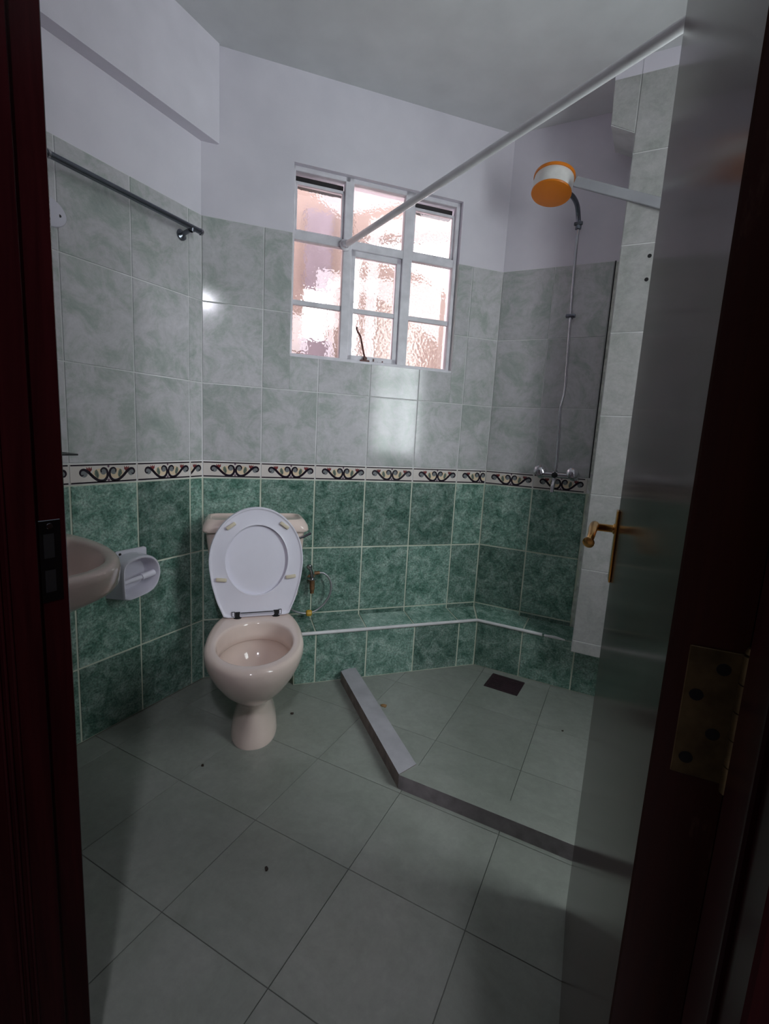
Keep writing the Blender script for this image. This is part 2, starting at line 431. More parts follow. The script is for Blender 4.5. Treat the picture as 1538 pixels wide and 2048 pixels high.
GL, GD = .0042, .0072
def tile_column(F, parent, u0, u1, dark_rows, light=True, border=True, skip=None, centre=None):
    if light:
        for k in range(3):
            v0 = Z_B + BAND + k * TH
            v1 = v0 + TH
            ps = [rect(u0, u1, v0, v1, GL)]
            if skip: ps = skip(ps[0])
            for p in ps: tile(F, p, mt['light'], parent)
    if border: border_tile(F, u0, u1, parent, centre)
    for v0, v1 in dark_rows: tile(F, rect(u0, u1, v0, v1, GD), mt['dark'], parent)

# ------------------------------------------------------------------ structure: shell
bm = bmesh.new(); box(bm, XL - .3, XR + .3, -3.5, 3.0, -.15, -.0045)
floor = struct(mesh_obj('floor', bm, mt['grout']))
for i in range(-7, 4):
    for j in range(-1, 7):
        y0 = 1.004 + .3300 * (j - 2)
        x0 = -.5525 + .3325 * (i + 1); p = rect(x0, x0 + .3325, y0, y0 + .33, .0016)
        p = clip(clip(p, 0, XL, False), 0, XR, True)
        p = clip(clip(p, 1, .26, False), 1, YS, True) if len(p) > 2 else p
        if len(p) > 2: p = halfplane(p, (N.x, N.y), C1.x * N.x + C1.y * N.y)
        if len(p) > 2:
            a = sum(p[k - 1][0] * p[k][1] - p[k][0] * p[k - 1][1] for k in range(len(p))) / 2
            if a > .002: tile(Matrix.Identity(4), p, mt['floor'], floor, 'floor_tile', th=.0045, b=.0008)
bm = bmesh.new(); box(bm, XL - .3, XR + .3, YF - .15, 3.0, HC, HC + .15)
ceiling = struct(mesh_obj('ceiling', bm, mt['ceil']))
# left wall with its downstand beam
bm = bmesh.new(); box(bm, XL - .25, XL - TT, YF - .14, C1.y + .02, 0, HC)
wall_left = struct(mesh_obj('wall_left', bm, mt['wall']))
bm = bmesh.new(); box(bm, XL - TT, XL + .052, YF - .01, C1.y + .045, 2.297, HC)
struct(mesh_obj('ceiling_beam', bm, mt['paint']))
rows_full = [(Z_B - G1, Z_B), (Z_B - 2 * G1, Z_B - G1), (.0, Z_B - 2 * G1)]
cols = [(-.0667, 0.0)] + [(-.0667 - .25 * (k + 1), -.0667 - .25 * k) for k in range(5)]
for u0, u1 in cols:
    u0c = max(u0, YF - C1.y)
    tile_column(F_LEFT, wall_left, u0c, u1, rows_full, centre=((u0 + u1) / 2 if u1 - u0 > .2 else u1 - .125))
# window wall: one body with the opening left out
WS0, WS1, WZ0, WZ1, WT = .370, 1.172, 1.512, 2.302, .13
bm = bmesh.new()
mw = F_WIN
def wbox(u0, u1, v0, v1): box(bm, u0, u1, v0, v1, -WT, -TT, mtx=mw)
wbox(-.12, WS0, 0, HC); wbox(WS1, LW + .12, 0, HC); wbox(WS0, WS1, 0, WZ0); wbox(WS0, WS1, WZ1, HC)
wall_back = struct(mesh_obj('wall_back', bm, mt['wall']))
def skip_win(p):
    u0, u1 = p[0][0], p[1][0]; v0, v1 = p[0][1], p[2][1]; g = .002
    if u1 <= WS0 or u0 >= WS1 or v1 <= WZ0 or v0 >= WZ1: return [p]
    out = []
    if u0 < WS0 - .01: out.append([(u0, v0), (WS0 - g, v0), (WS0 - g, v1), (u0, v1)])
    if u1 > WS1 + .01: out.append([(WS1 + g, v0), (u1, v0), (u1, v1), (WS1 + g, v1)])
    a, b = max(u0, WS0 - g), min(u1, WS1 + g)
    if v0 < WZ0 - .01:
        if u0 < WS0 - .01: out[0] = [(u0, v0), (WS0 - g, v0), (WS0 - g, v1), (u0, v1)]
        out.append([(a, v0), (b, v0), (b, WZ0 - g), (a, WZ0 - g)])
    return out
for k in range(6):
    u0, u1 = .25 * k, min(.25 * (k + 1), LW)
    rows = [(Z_B - G1, Z_B), (Z_B - 2 * G1, Z_B - G1)]
    rows += [(0, Z_B - 2 * G1)] if k < 1 else [(Z_L, Z_B - 2 * G1)]
    tile_column(F_WIN, wall_back, u0, u1, rows, skip=skip_win, centre=u0 + .125)
# shower wall
SX1 = -.184
bm = bmesh.new(); box(bm, C2.x - .12, XR + .1, YS + TT, YS + .15, 0, HC)
wall_right = struct(mesh_obj('wall_right', bm, mt['wall']))
for k in range(2):
    u0, u1 = .25 * k, .25 * (k + 1) if k == 0 else SX1 - C2.x
    tile_column(F_SH, wall_right, u0, u1 + (.012 if k else 0), [(Z_B - G1, Z_B), (Z_B - 2 * G1, Z_B - G1), (Z_L, Z_B - 2 * G1)], centre=u0 + .125)
# dark open joint and ragged plaster between the shower tiles and the boxing
bm = bmesh.new(); box(bm, SX1 + .013, SX1 + .018, YS - .0006, YS + TT, 1.03, Z_TOP)
mesh_obj('open_joint', bm, mt['black'], wall_right)
bm = bmesh.new(); box(bm, SX1 + .019, BX, YS - .012, YS + TT, 1.05, Z_TOP - .01)
mesh_obj('plaster_strip', bm, mt['plaster'], wall_right)
bm = bmesh.new(); pts = []; zz = Z_L + .02
while zz < 1.05:
    pts.append((SX1 + random.uniform(.008, .026), zz)); zz += random.uniform(.012, .05)
loop = [(BX, Z_L + .01)] + [(BX, 1.05)] + pts[::-1]
va = [bm.verts.new((x, YS - .010, z)) for x, z in loop]; vb = [bm.verts.new((x, YS + TT, z)) for x, z in loop]
bm.faces.new(va); bm.faces.new(vb[::-1])
for i in range(len(loop)): bm.faces.new((va[i], vb[i], vb[(i + 1) % len(loop)], va[(i + 1) % len(loop)]))
mesh_obj('ragged_plaster', bm, mt['plaster'], wall_right)
# pipe boxing (tiled duct from the ledge up to the ceiling)
bm = bmesh.new(); box(bm, BX, XR + .05, BY + TT, YS + .02, Z_L + .004, HC)
hd = [(-.2305, 2.588), (-.2270, 2.430), (BX + .001, 2.384), (BX + .001, 2.588)]
hb = [(-.2305, 2.588), (-.2270, 2.485), (BX + .001, 2.440), (BX + .001, 2.588)]
loft(bm, [[Vector((x, BY + TT, z)) for x, z in hd], [Vector((x, YS + .01, z)) for x, z in hb]])
box(bm, -.2305, BX + .001, BY + TT, YS + .01, 2.588, HC)
boxing = struct(mesh_obj('wall_boxing', bm, mt['box']))
F_BOX = FR(Vector((BX, BY, 0)), Vector((1, 0, 0)), Zv, Vector((0, -1, 0)))
jz = [Z_L + .004, .313, .646, .979, 1.312, 1.645, 1.978, 2.311, 2.588]
for a, b in zip(jz, jz[1:]):
    for k in range(4):
        u0, u1 = .25 * k, min(.25 * (k + 1), XR - BX)
        if u1 - u0 > .02: tile(F_BOX, rect(u0, u1, a, b, GL), mt['boxtile'], boxing)
tile(F_BOX, [(x - BX, z) for x, z in ((-.2262, 2.432), (BX - .002, 2.388), (BX - .002, 2.586), (-.2297, 2.586))], mt['boxtile'], boxing)
for u, z in ((.107, 1.929), (.107, 1.842)):
    bm = bmesh.new(); cyl(bm, (0, 0, -.0005), (0, 0, .0012), .0075, 14)
    mesh_obj('plug_hole', bm, mt['black'], boxing, F_BOX @ Matrix.Translation((u, z, 0)))
# low tiled ledge along the window and shower walls
a_in = Wp(0, LED, 0)
den = T.y; k_ = (YS - LED - a_in.y) / T.y; CI = a_in + T * k_                        # inner corner of the ledge front
S_CI = k_
LS0 = .40
bm = bmesh.new()
p0, p1 = Wp(LS0, LED - TT, 0), Wp(LS0, -.02, 0); ci = Vector((CI.x, CI.y + TT, 0))
ledge_poly = [p1, p0, ci, Vector((XR, YS - LED + TT, 0)), Vector((XR, YS + .02, 0)), Vector((C2.x, YS + .02, 0))]
front = {1, 2, 3}
bot = [bm.verts.new((p.x, p.y, 0)) for p in ledge_poly]
top = [bm.verts.new((p.x, p.y, Z_L - .006 if i in front else Z_L + .012)) for i, p in enumerate(ledge_poly)]
bm.faces.new(bot[::-1]); bm.faces.new((top[0], top[1], top[2], top[5])); bm.faces.new((top[5], top[2], top[3], top[4]))
for i in range(6): bm.faces.new((bot[i], bot[(i + 1) % 6], top[(i + 1) % 6], top[i]))
ledge = struct(mesh_obj('wall_ledge', bm, mt['wall']))
F_LW = FR(Wp(0, LED, 0), T, Zv, N)
F_LS = FR(Vector((CI.x, YS - LED, 0)), Vector((1, 0, 0)), Zv, Vector((0, -1, 0)))
edges = [LS0] + [.25 * k for k in range(2, 6) if .25 * k < S_CI] + [S_CI]
for a, b in zip(edges, edges[1:]): tile(F_LW, rect(a, b, 0, Z_L - .004, GD), mt['dark'], ledge)
edges2 = [0, .235, .485, .735, .985, 1.235, XR - CI.x]
for a, b in zip(edges2, edges2[1:]): tile(F_LS, rect(a, b, 0, Z_L - .004, GD), mt['dark'], ledge)
# sloping top tiles of the ledge
tn = Vector((N.x, N.y, 0)); dz = .018
def sl_frame(o, u, n):
    v = (-n * LED + Zv * dz).normalized(); return FR(o, u, v, u.cross(v)), (n * LED - Zv * dz).length
F_TW, ln = sl_frame(Wp(0, LED, Z_L - .003), T, N)
for a, b in zip(edges, edges[1:]):
    pol = rect(a, b, 0, ln, GD)
    if b == S_CI: pol = [(a + GD / 2, GD / 2), (b - GD / 2, GD / 2), (LW - GD, ln - GD / 2), (a + GD / 2, ln - GD / 2)]
    tile(F_TW, pol, mt['dark'], ledge)
F_TS, ln2 = sl_frame(Vector((CI.x, YS - LED, Z_L - .003)), Vector((1, 0, 0)), Vector((0, -1, 0)))
for i, (a, b) in enumerate(zip(edges2[:3], edges2[1:4])):
    if i == 2: b = BX - CI.x + .0
    pol = rect(a, b, 0, ln2, GD)
    if i == 0: pol[3] = (C2.x - CI.x + GD, ln2 - GD / 2); pol[0] = (GD / 2, GD / 2)
    if b - a > .02: tile(F_TS, pol, mt['dark'], ledge)
# white edging strip along the ledge
bm = bmesh.new()
line = [Wp(LS0 - .0, LED + .001, Z_L - .002), CI + N * .0005 + Vector((0, -.001, Z_L - .002)), Vector((-.285, YS - LED - .001, Z_L - .002))]
tube(bm, line, .0085, 10)
mesh_obj('edge_strip', bm, mt['strip'], ledge, smooth=40)
bm = bmesh.new(); tube(bm, [(-.275, YS - LED - .001, Z_L - .003), (-.225, YS - LED, Z_L - .001), (-.178, YS - LED, Z_L - .004)], [.006, .0075, .004], 8)
mesh_obj('edge_strip', bm, mt['strip'], ledge, smooth=40)['label'] = 'broken end of the white edging strip'
# hidden right-hand wall with a second window, and the door wall
W2 = (1.00, 1.52, 1.00, 2.40)
bm = bmesh.new()
for y0, y1, z0, z1 in ((YF - .14, W2[0], 0, HC), (W2[1], YS + .1, 0, HC), (W2[0], W2[1], 0, W2[2]), (W2[0], W2[1], W2[3], HC)): box(bm, XR, XR + .12, y0, y1, z0, z1)
struct(mesh_obj('wall_side', bm, mt['light']))
bm = bmesh.new()
for z in (W2[2], W2[3] - .03, (W2[2] + W2[3]) / 2 - .012): box(bm, XR + .02, XR + .055, W2[0], W2[1], z, z + (.03 if z != (W2[2] + W2[3]) / 2 - .012 else .024))
for y in (W2[0], (W2[0] + W2[1]) / 2 - .014, W2[1] - .028): box(bm, XR + .02, XR + .055, y, y + .028, W2[2], W2[3])
win2 = struct(mesh_obj('window_2', bm, mt['wframe']))
bm = bmesh.new(); box(bm, XR + .036, XR + .040, W2[0], W2[1], W2[2], W2[3]); mesh_obj('pane', bm, mt['clear'], win2)
DL, DR, DH = -.722, .0936, 2.13                  # door opening between the rebates
bm = bmesh.new()
box(bm, XL - .25, DL - .05, YF - .14, YF - .012, 0, HC); box(bm, DR + .05, XR + .12, YF - .14, YF - .012, 0, HC); box(bm, DL - .05, DR + .05, YF - .14, YF - .012, DH + .05, HC)
struct(mesh_obj('wall_front', bm, mt['paint']))
# bedroom behind the photographer: closes the space
bm = bmesh.new()
box(bm, -2.6, -2.5, -3.4, YF - .14, 0, HC); box(bm, 2.5, 2.6, -3.4, YF - .14, 0, HC)
box(bm, -2.5, XL - .25, YF - .14, YF - .02, 0, HC); box(bm, XR + .12, 2.5, YF - .14, YF - .02, 0, HC)
box(bm, -2.5, 2.5, -3.5, -3.4, 0, HC)
struct(mesh_obj('wall_bedroom', bm, mt['bedwall']))
bm = bmesh.new(); box(bm, -2.6, 2.6, -3.5, YF - .15, HC, HC + .1); struct(mesh_obj('ceiling_bedroom', bm, mt['ceil']))
bm = bmesh.new(); box(bm, -2.6, 2.6, -3.5, .258, -.0044, .0); struct(mesh_obj('floor_bedroom', bm, mt['bedfloor']))


# ------------------------------------------------------------------ window_1 in the chamfer wall
win = struct(empty('window_1', F_WIN @ Matrix.Translation((0, 0, -.045))))
def wpart(name, boxes, mat=mt['wframe'], parent=win, b=.0025):
    bm = bmesh.new()
    for u0, u1, v0, v1, n0, n1 in boxes: bbox(bm, u0, u1, v0, v1, n0, n1, b, 1)
    return mesh_obj(name, bm, mat, parent, smooth=30)
m1a, m1b, m2a, m2b = .588, .640, .878, .936
tz0, tz1 = 1.992, 2.046
wpart('window_frame', [(WS0, WS0 + .010, WZ0, WZ1, -.02, .02), (WS1 - .022, WS1, WZ0, WZ1, -.02, .02), (WS0, WS1, WZ1 - .020, WZ1, -.02, .02), (WS0, WS1, WZ0, WZ0 + .014, -.02, .02)])
wpart('mullion', [(m1a + .012, m1b, WZ0, WZ1, -.018, .020)]); wpart('mullion', [(m2a + .010, m2b, WZ0, WZ1, -.018, .020)])
wpart('transom', [(WS0, WS1, tz0 + .016, tz1, -.016, .018)])
wpart('glazing_bar', [(WS0 + .008, m1a + .014, 1.738, 1.760, -.012, .010)]); wpart('glazing_bar', [(m2b - .002, WS1 - .018, 1.738, 1.760, -.012, .010)])
# fixed lights left and right: thin steel edges, middle casement with its own sash
def sash(u0, u1, v0, v1, w, n0, n1, name): return wpart(name, [(u0, u0 + w, v0, v1, n0, n1), (u1 - w, u1, v0, v1, n0, n1), (u0, u1, v0, v0 + w, n0, n1), (u0, u1, v1 - w, v1, n0, n1)], b=.0015)
cs = sash(m1b - .004, m2a + .012, WZ0 + .010, tz0 + .018, .026, -.022, .008, 'casement_sash')
wpart('glazing_bar', [(m1b + .02, m2a - .012, 1.738, 1.760, -.018, .004)], parent=cs)
sash(WS0 + .008, m1a + .014, tz1 - .004, 2.248, .012, -.018, .006, 'top_sash'); sash(m2b - .002, WS1 - .020, tz1 - .004, 2.248, .012, -.018, .006, 'top_sash')
for u0, u1 in ((WS0 + .008, m1a + .014), (m2b - .002, WS1 - .020)):
    wpart('vent_shade_block', [(u0, u1, 2.250, 2.284, -.075, -.030)], mt['black'], b=.001)  # solid black block, stands in for the darkness behind the open vent
PANES = [(WS0 + .006, m1a + .014, 1.522, 1.742), (WS0 + .006, m1a + .014, 1.756, tz0 + .020), (WS0 + .014, m1a + .006, tz1, 2.240),
         (m1b + .016, m2a - .010, 1.540, 1.742), (m1b + .016, m2a - .010, 1.756, tz0 - .004), (m1b - .004, m2a + .012, tz1 - .004, WZ1 - .016),
         (m2b - .004, WS1 - .018, 1.522, 1.742), (m2b - .004, WS1 - .018, 1.756, tz0 + .020), (m2b + .006, WS1 - .028, tz1, 2.240)]
for u0, u1, v0, v1 in PANES:
    bm = bmesh.new(); box(bm, u0, u1, v0, v1, -.008, -.004)
    mesh_obj('pane', bm, mt['glass'], win)
bm = bmesh.new(); box(bm, WS0, WS1, WZ0 - .004, WZ0 + .006, -.085, .046)
mesh_obj('window_sill', bm, mt['wframe'], win)
# stay and small catches on the sill
bm = bmesh.new()
tube(bm, crom([(.727, 1.537, .016), (.716, 1.575, .016), (.700, 1.632, .018), (.688, 1.650, .019), (.681, 1.662, .018), (.680, 1.676, .018)], 4), .0045, 8)
bbox(bm, .703, .748, 1.519, 1.530, .008, .026, .002, 1); cyl(bm, (.727, 1.536, .006), (.727, 1.536, .027), .008, 12)
mesh_obj('window_stay', bm, mt['ironrust'], win, smooth=40)
bm = bmesh.new()
for u, h in ((.77, .022), (.79, .010), (.815, .016)): box(bm, u, u + .004, 1.518, 1.518 + h, .01, .014)
mesh_obj('catch', bm, mt['ironrust'], win)

# ------------------------------------------------------------------ outside: the neighbouring wall seen through the hammered glass
def ext(name, polys, off0, off1, mat, parent=None):
    bm = bmesh.new()
    for poly in polys: loft(bm, [[Wp(s, off0, z) for s, z in poly], [Wp(s, off1, z) for s, z in poly]])
    return mesh_obj(name, bm, mat, parent)
outer = struct(ext('exterior_wall', [[(-3, -1), (.66, -1), (.66, 4.2), (-3, 4.2)], [(.66, -1), (.84, -1), (.84, 1.84), (.66, 1.84)], [(.66, 2.24), (.84, 2.24), (.84, 4.2), (.66, 4.2)], [(.84, -1), (.99, -1), (.99, 4.2), (.84, 4.2)]], -1.5, -1.62, mt['peach']))
ext('side_wall', [[(1.09, -1), (4.0, -1), (4.0, 1.2), (1.95, 2.25), (1.58, 2.44), (1.09, 2.48)]], -1.45, -1.6, mt['peach'], outer)
ext('eave', [[(.99, 2.58), (1.40, 2.68), (2.2, 2.84), (4, 3.2), (4, 4.2), (.99, 4.2)]], -1.40, -1.6, mt['peach'], outer)
ext('shutter', [[(.655, 2.22), (.845, 2.22), (.845, 2.75), (.655, 2.75)]], -1.47, -1.5, mt['mauve'], outer)
ext('planter', [[(.64, 1.50), (.86, 1.50), (.86, 1.85), (.64, 1.85)]], -1.40, -1.5, mt['mauve'], outer)
bm = bmesh.new(); box(bm, -8, 8, 2.0, 12, -.3, -.2); struct(mesh_obj('ground', bm, mt['peach']))

# ------------------------------------------------------------------ door, frame
frame = struct(empty('doorframe'))
def fpart(name, boxes, mat=mt['wood'], b=.002, parent=frame):
    bm = bmesh.new()
    for q in boxes: bbox(bm, *q, b, 1)
    return mesh_obj(name, bm, mat, parent, smooth=30)
jl = fpart('jamb', [(DL - .055, DL, YF - .15, YF, 0, DH + .05)]); jr = fpart('jamb', [(DR, DR + .055, YF - .15, YF + .014, 0, DH + .05)])
fpart('frame_head', [(DL, DR, YF - .15, YF, DH, DH + .05)])
fpart('door_stop', [(DL, DL + .013, YF - .15, YF - .046, 0, DH)]); fpart('door_stop', [(DR - .013, DR, YF - .15, YF - .046, 0, DH)])
for y in (.300, .308, .318):
    fpart('bead', [(DL + .010, DL + .0165, y, y + .004, 0, DH)], b=.0015)
fpart('bead', [(DR - .0165, DR - .010, .290, .296, 0, DH)], b=.0015)
bm = bmesh.new()
bbox(bm, DL - .001, DL + .0015, .366, .396, .915, 1.035, .0008, 1)
sp_ = mesh_obj('strike_plate', bm, mt['gun'], frame, smooth=30)
bm = bmesh.new()
box(bm, DL + .0016, DL + .0020, .372, .386, .980, 1.015); box(bm, DL + .0016, DL + .0020, .372, .386, .930, .962)
mesh_obj('latch_hole', bm, mt['black'], frame)
bm = bmesh.new(); lathe(bm, [(.0045, 0), (.004, .001), (.0015, .0014)], (DL + .0014, .381, 1.026), (1, 0, 0), 12)
mesh_obj('screw', bm, mt['chrome'], frame, smooth=40)
# the leaf stands open into the room, hinged on the right
TH_D = rad(-3.72); HX, HY = .042, .402
door = struct(empty('door_1', Matrix.Translation((HX, HY, 0)) @ Matrix.Rotation(-TH_D, 4, 'Z')))      # local +Y along the leaf, +X through its thickness
bm = bmesh.new(); bbox(bm, 0, .0505, .0004, .785, .008, 2.10, .0015, 1)
for f in bm.faces:
    if abs(f.normal.y) > .9 and f.calc_center_median().y < .01: f.material_index = 1
bm.normal_update()
for f in bm.faces:
    if f.normal.y < -.9: f.material_index = 1
mesh_obj('door_leaf', bm, [mt['door'], mt['wood_edge']], door)
# hinge: leaf plate in the edge, knuckle, plate on the jamb
hz0, hz1 = .905, 1.005
hz0, hz1 = .938, 1.040
hg = empty('hinge', None, door); hg['label'] = 'tarnished brass butt hinge'
bm = bmesh.new(); bbox(bm, .0135, .048, -.0010, .0004, hz0, hz1, .0005, 1)
mesh_obj('hinge_leaf', bm, mt['oldbrass'], hg, smooth=30)
bm = bmesh.new()
for z, x in ((hz0 + .014, .022), (hz0 + .037, .036), (hz0 + .065, .022), (hz0 + .088, .036)): lathe(bm, [(.0048, 0), (.0044, .0008), (.001, .0009)], (x, -.0008, z), (0, -1, 0), 14)
mesh_obj('screw', bm, mt['black'], hg, smooth=40)
bm = bmesh.new()
for k in range(5):
    z = hz0 - .003 + k * .0214; cyl(bm, (.0500, -.0055, z), (.0500, -.0055, z + .0205), .0054, 16)
lathe(bm, [(.003, 0), (.005, .002), (.0035, .006)], (.0500, -.0055, hz1 + .001), (0, 0, 1), 14)
mesh_obj('knuckle', bm, mt['oldbrass'], hg, smooth=40)
bm = bmesh.new(); bbox(bm, DR - .0012, DR, .366, .398, hz0, hz1, .0004, 1)
mesh_obj('hinge_plate', bm, mt['oldbrass'], frame, smooth=30)
# brass lever handle on a long plate
hd_ = empty('door_handle', None, door); hd_['label'] = 'brass lever handle on a long narrow back plate'
bm = bmesh.new(); bbox(bm, -.0055, 0, .742, .780, .886, 1.046, .002, 2); mesh_obj('back_plate', bm, mt['goldbrass'], hd_, smooth=30)
bm = bmesh.new()
lathe(bm, [(.0115, 0), (.0115, .003), (.0085, .005), (.0085, .034), (.0105, .036), (.0105, .041)], (-.005, .761, 1.004), (-1, 0, 0), 20)
P = crom([(-.046, .766, 1.006), (-.049, .743, 1.004), (-.050, .716, 1.000), (-.052, .686, .994), (-.055, .663, .986)], 5)
tube(bm, P, [.0105 - .0035 * (i / (len(P) - 1)) for i in range(len(P))], 12)
lathe(bm, [(.005, -.004), (.0115, 0), (.012, .004), (.006, .007)], P[-1], (-.35, -1, -.35), 16)
mesh_obj('lever', bm, mt['brass'], hd_, smooth=45)

# ------------------------------------------------------------------ toilet
ANG = math.atan2(T.y, T.x)
toilet = empty('toilet', Matrix.Translation(Wp(.20, .40, 0)) @ Matrix.Rotation(ANG, 4, 'Z'))
tag(toilet, 'beige pedestal toilet with raised white seat in the tiled corner under the window', 'toilet')
def TP(s, off, z): return Vector((s - .20, .40 - off, z))            # s along the wall, off from the wall
def cxs(off): return .2165 - .075 * (off - .28)
NSEG = 48
def egg(w, front, back, mid, z, pf=2.0, pb=2.5, ds=0.0):
    r = []
    for i in range(NSEG):
        a = 2 * pi * i / NSEG; c, s_ = cos(a), sin(a)
        p = pf if s_ >= 0 else pb
        x = math.copysign(abs(c) ** (2 / p), c) * w; y = math.copysign(abs(s_) ** (2 / p), s_) * (front - mid if s_ >= 0 else mid - back)
        off = mid + y
        r.append(TP(cxs(off) + ds + x, off, z))
    return r
bm = bmesh.new()
rings = [egg(.088, .590, .24, .44, 0.0, 2.3, 2.6), egg(.089, .590, .24, .44, .010, 2.3, 2.6), egg(.083, .584, .24, .44, .04), egg(.068, .572, .24, .43, .09), egg(.0595, .566, .24, .43, .135),
         egg(.0610, .570, .23, .43, .155), egg(.074, .600, .22, .45, .180), egg(.100, .648, .21, .48, .212), egg(.132, .700, .20, .50, .255), egg(.156, .736, .19, .515, .300),
         egg(.171, .756, .18, .52, .335), egg(.1785, .767, .17, .52, .362), egg(.1795, .768, .17, .52, .380), egg(.178, .766, .17, .52, .391), egg(.172, .758, .17, .52, .3985), egg(.165, .750, .175, .52, .400),
         egg(.146, .724, .330, .522, .400, 2, 2.1), egg(.140, .716, .336, .522, .397, 2, 2.1), egg(.137, .711, .340, .522, .388, 2, 2.1), egg(.133, .705, .346, .522, .350, 2, 2.1), egg(.130, .702, .350, .522, .330, 2, 2.1),
         egg(.134, .706, .346, .522, .326, 2, 2.1), egg(.140, .71, .340, .522, .318, 2, 2.1), egg(.128, .695, .355, .52, .275, 2, 2.1), egg(.095, .650, .390, .515, .235, 2, 2.1), egg(.055, .585, .440, .51, .205), egg(.030, .545, .475, .51, .198)]
loft(bm, rings)
mesh_obj('bowl', bm, mt['beige'], toilet, smooth=60)
def rrect(hw, o0, o1, cs_, z, r=.03, n=6):
    out = []
    for (cx_, cy_, a0) in ((hw - r, o1 - r, 0), (-(hw - r), o1 - r, pi / 2), (-(hw - r), o0 + r, pi), (hw - r, o0 + r, 1.5 * pi)):
        for k in range(n + 1):
            a = a0 + k * pi / 2 / n; out.append(TP(cs_ + cx_ + r * cos(a), cy_ + r * sin(a), z))
    return out
bm = bmesh.new()
loft(bm, [rrect(.12, .03, .175, .232, .395), rrect(.15, .02, .178, .232, .425), rrect(.173, .018, .180, .231, .437), rrect(.179, .016, .182, .230, .447), rrect(.190, .012, .187, .228, .56), rrect(.203, .008, .190, .224, .70), rrect(.206, .006, .190, .223, .742)])
mesh_obj('tank', bm, mt['beige'], toilet, smooth=40)
bm = bmesh.new()
loft(bm, [rrect(.200, .008, .188, .223, .740), rrect(.218, .004, .204, .224, .743), rrect(.221, .004, .207, .224, .750), rrect(.219, .006, .205, .224, .768, .04), rrect(.207, .012, .192, .224, .788, .045), rrect(.200, .016, .186, .224, .795, .045), rrect(.190, .022, .178, .224, .795, .04), rrect(.184, .030, .172, .224, .786, .035), rrect(.15, .05, .15, .224, .784)])
mesh_obj('tank_lid', bm, mt['beige'], toilet, smooth=40)
bm = bmesh.new()
cyl(bm, TP(.385, .186, .712), TP(.385, .199, .712), .010, 16); tube(bm, [TP(.385, .199, .712), TP(.42, .203, .721), TP(.452, .203, .738)], [.0045, .0042, .0062], 10)
mesh_obj('flush_lever', bm, mt['gun'], toilet, smooth=40)
# raised seat and lid: own frame leaning back on the tank
LEAN = rad(6.2); SC = .2205
Ms = Matrix.Translation(TP(SC, .272, .402)) @ Matrix.Rotation(-LEAN, 4, 'X')       # local: x across, z up the seat, -y towards the room
HW = [(0, .1315), (.03, .1435), (.064, .158), (.12, .174), (.153, .1815), (.22, .1900), ] + [(.235 + .221 * sin(rad(a)), .190 * cos(rad(a))) for a in (8, 18, 28, 38, 48, 58, 67, 75, 82, 87)]
def outline(k=1.0, dh=0.0):
    R = [(w * k + (0 if k != 1 else 0), h) for h, w in HW]
    pts = [(x, h) for x, h in R] + [(-x, h) for x, h in R[::-1]]
    C = [Vector((x, h, 0)) for x, h in pts]
    out = []
    for p in crom(C, 4): out.append((p.x, p.y))
    return out
def inset(poly, d):
    n = len(poly); out = []
    for i in range(n):
        a, b, c = Vector(poly[i - 1]), Vector(poly[i]), Vector(poly[(i + 1) % n])
        e1, e2 = (b - a).normalized(), (c - b).normalized(); n1, n2 = Vector((-e1.y, e1.x)), Vector((-e2.y, e2.x))
        q = b + (n1 + n2) * (d / max(.4, 1 + n1.dot(n2))); out.append((q.x, q.y))
    return out
OUT = outline()
lid = empty('lid', Ms, toilet)
bm = bmesh.new()
loft(bm, [[Vector((x, .016, h)) for x, h in inset(OUT, .004)], [Vector((x, .010, h)) for x, h in inset(OUT, -.001)], [Vector((x, .001, h)) for x, h in inset(OUT, -.001)], [Vector((x, -.001, h)) for x, h in inset(OUT, .001)]])
lidm = mesh_obj('lid_panel', bm, mt['plastic'], lid, smooth=40)
# ring: section swept from the outer rim to the edge of the hole (matching vertex counts by angle)
hc, ha, hb_ = .236, .1255, .1465
def polar(poly):
    """resample an outline by direction from the hole centre so that it can be bridged to the hole"""
    n = 96; out = []
    for i in range(n):
        a = 2 * pi * i / n; d = Vector((cos(a), sin(a))); best = None
        for k in range(len(poly)):
            p, q = Vector(poly[k]) - Vector((0, hc)), Vector(poly[(k + 1) % len(poly)]) - Vector((0, hc))
            e = q - p; den_ = d.x * e.y - d.y * e.x
            if abs(den_) < 1e-12: continue
            t = (p.x * e.y - p.y * e.x) / den_; u = (p.x * d.y - p.y * d.x) / den_
            if t > 0 and -1e-6 <= u <= 1 + 1e-6 and (best is None or t > best): best = t
        out.append((d.x * best, hc + d.y * best))
    return out
def hole(k): return [(ha * k * cos(a), hc + hb_ * k * sin(a)) for a in [2 * pi * i / 96 for i in range(96)]]
def hole_dir(k):
    out = []
    for i in range(96):
        a = 2 * pi * i / 96; r = 1 / math.sqrt((cos(a) / (ha * k)) ** 2 + (sin(a) / (hb_ * k)) ** 2); out.append((r * cos(a), hc + r * sin(a)))
    return out
PO = [polar(inset(OUT, d)) for d in (.0, .0, .001, .005, .009, .013)]
ys = [-.002, -.016, -.0195, -.0195, -.0150, -.0140]
rg = [[Vector((x, y, h)) for x, h in p] for p, y in zip(PO, ys)]
rg += [[Vector((x, y, h)) for x, h in hole_dir(k)] for k, y in ((1.06, -.0150), (1.015, -.0165), (1.0, -.0150), (1.0, -.004), (1.01, -.002))]
bm = bmesh.new(); loft(bm, rg, closed=True)
seat = mesh_obj('seat_ring', bm, mt['plastic'], toilet, Ms, smooth=35)
bm = bmesh.new(); box(bm, -.070, .070, -.024, -.016, .006, .011); box(bm, -.070, .070, -.022, -.014, .013, .0155)
mesh_obj('hinge_bar', bm, mt['wceram'], seat)
bm = bmesh.new()
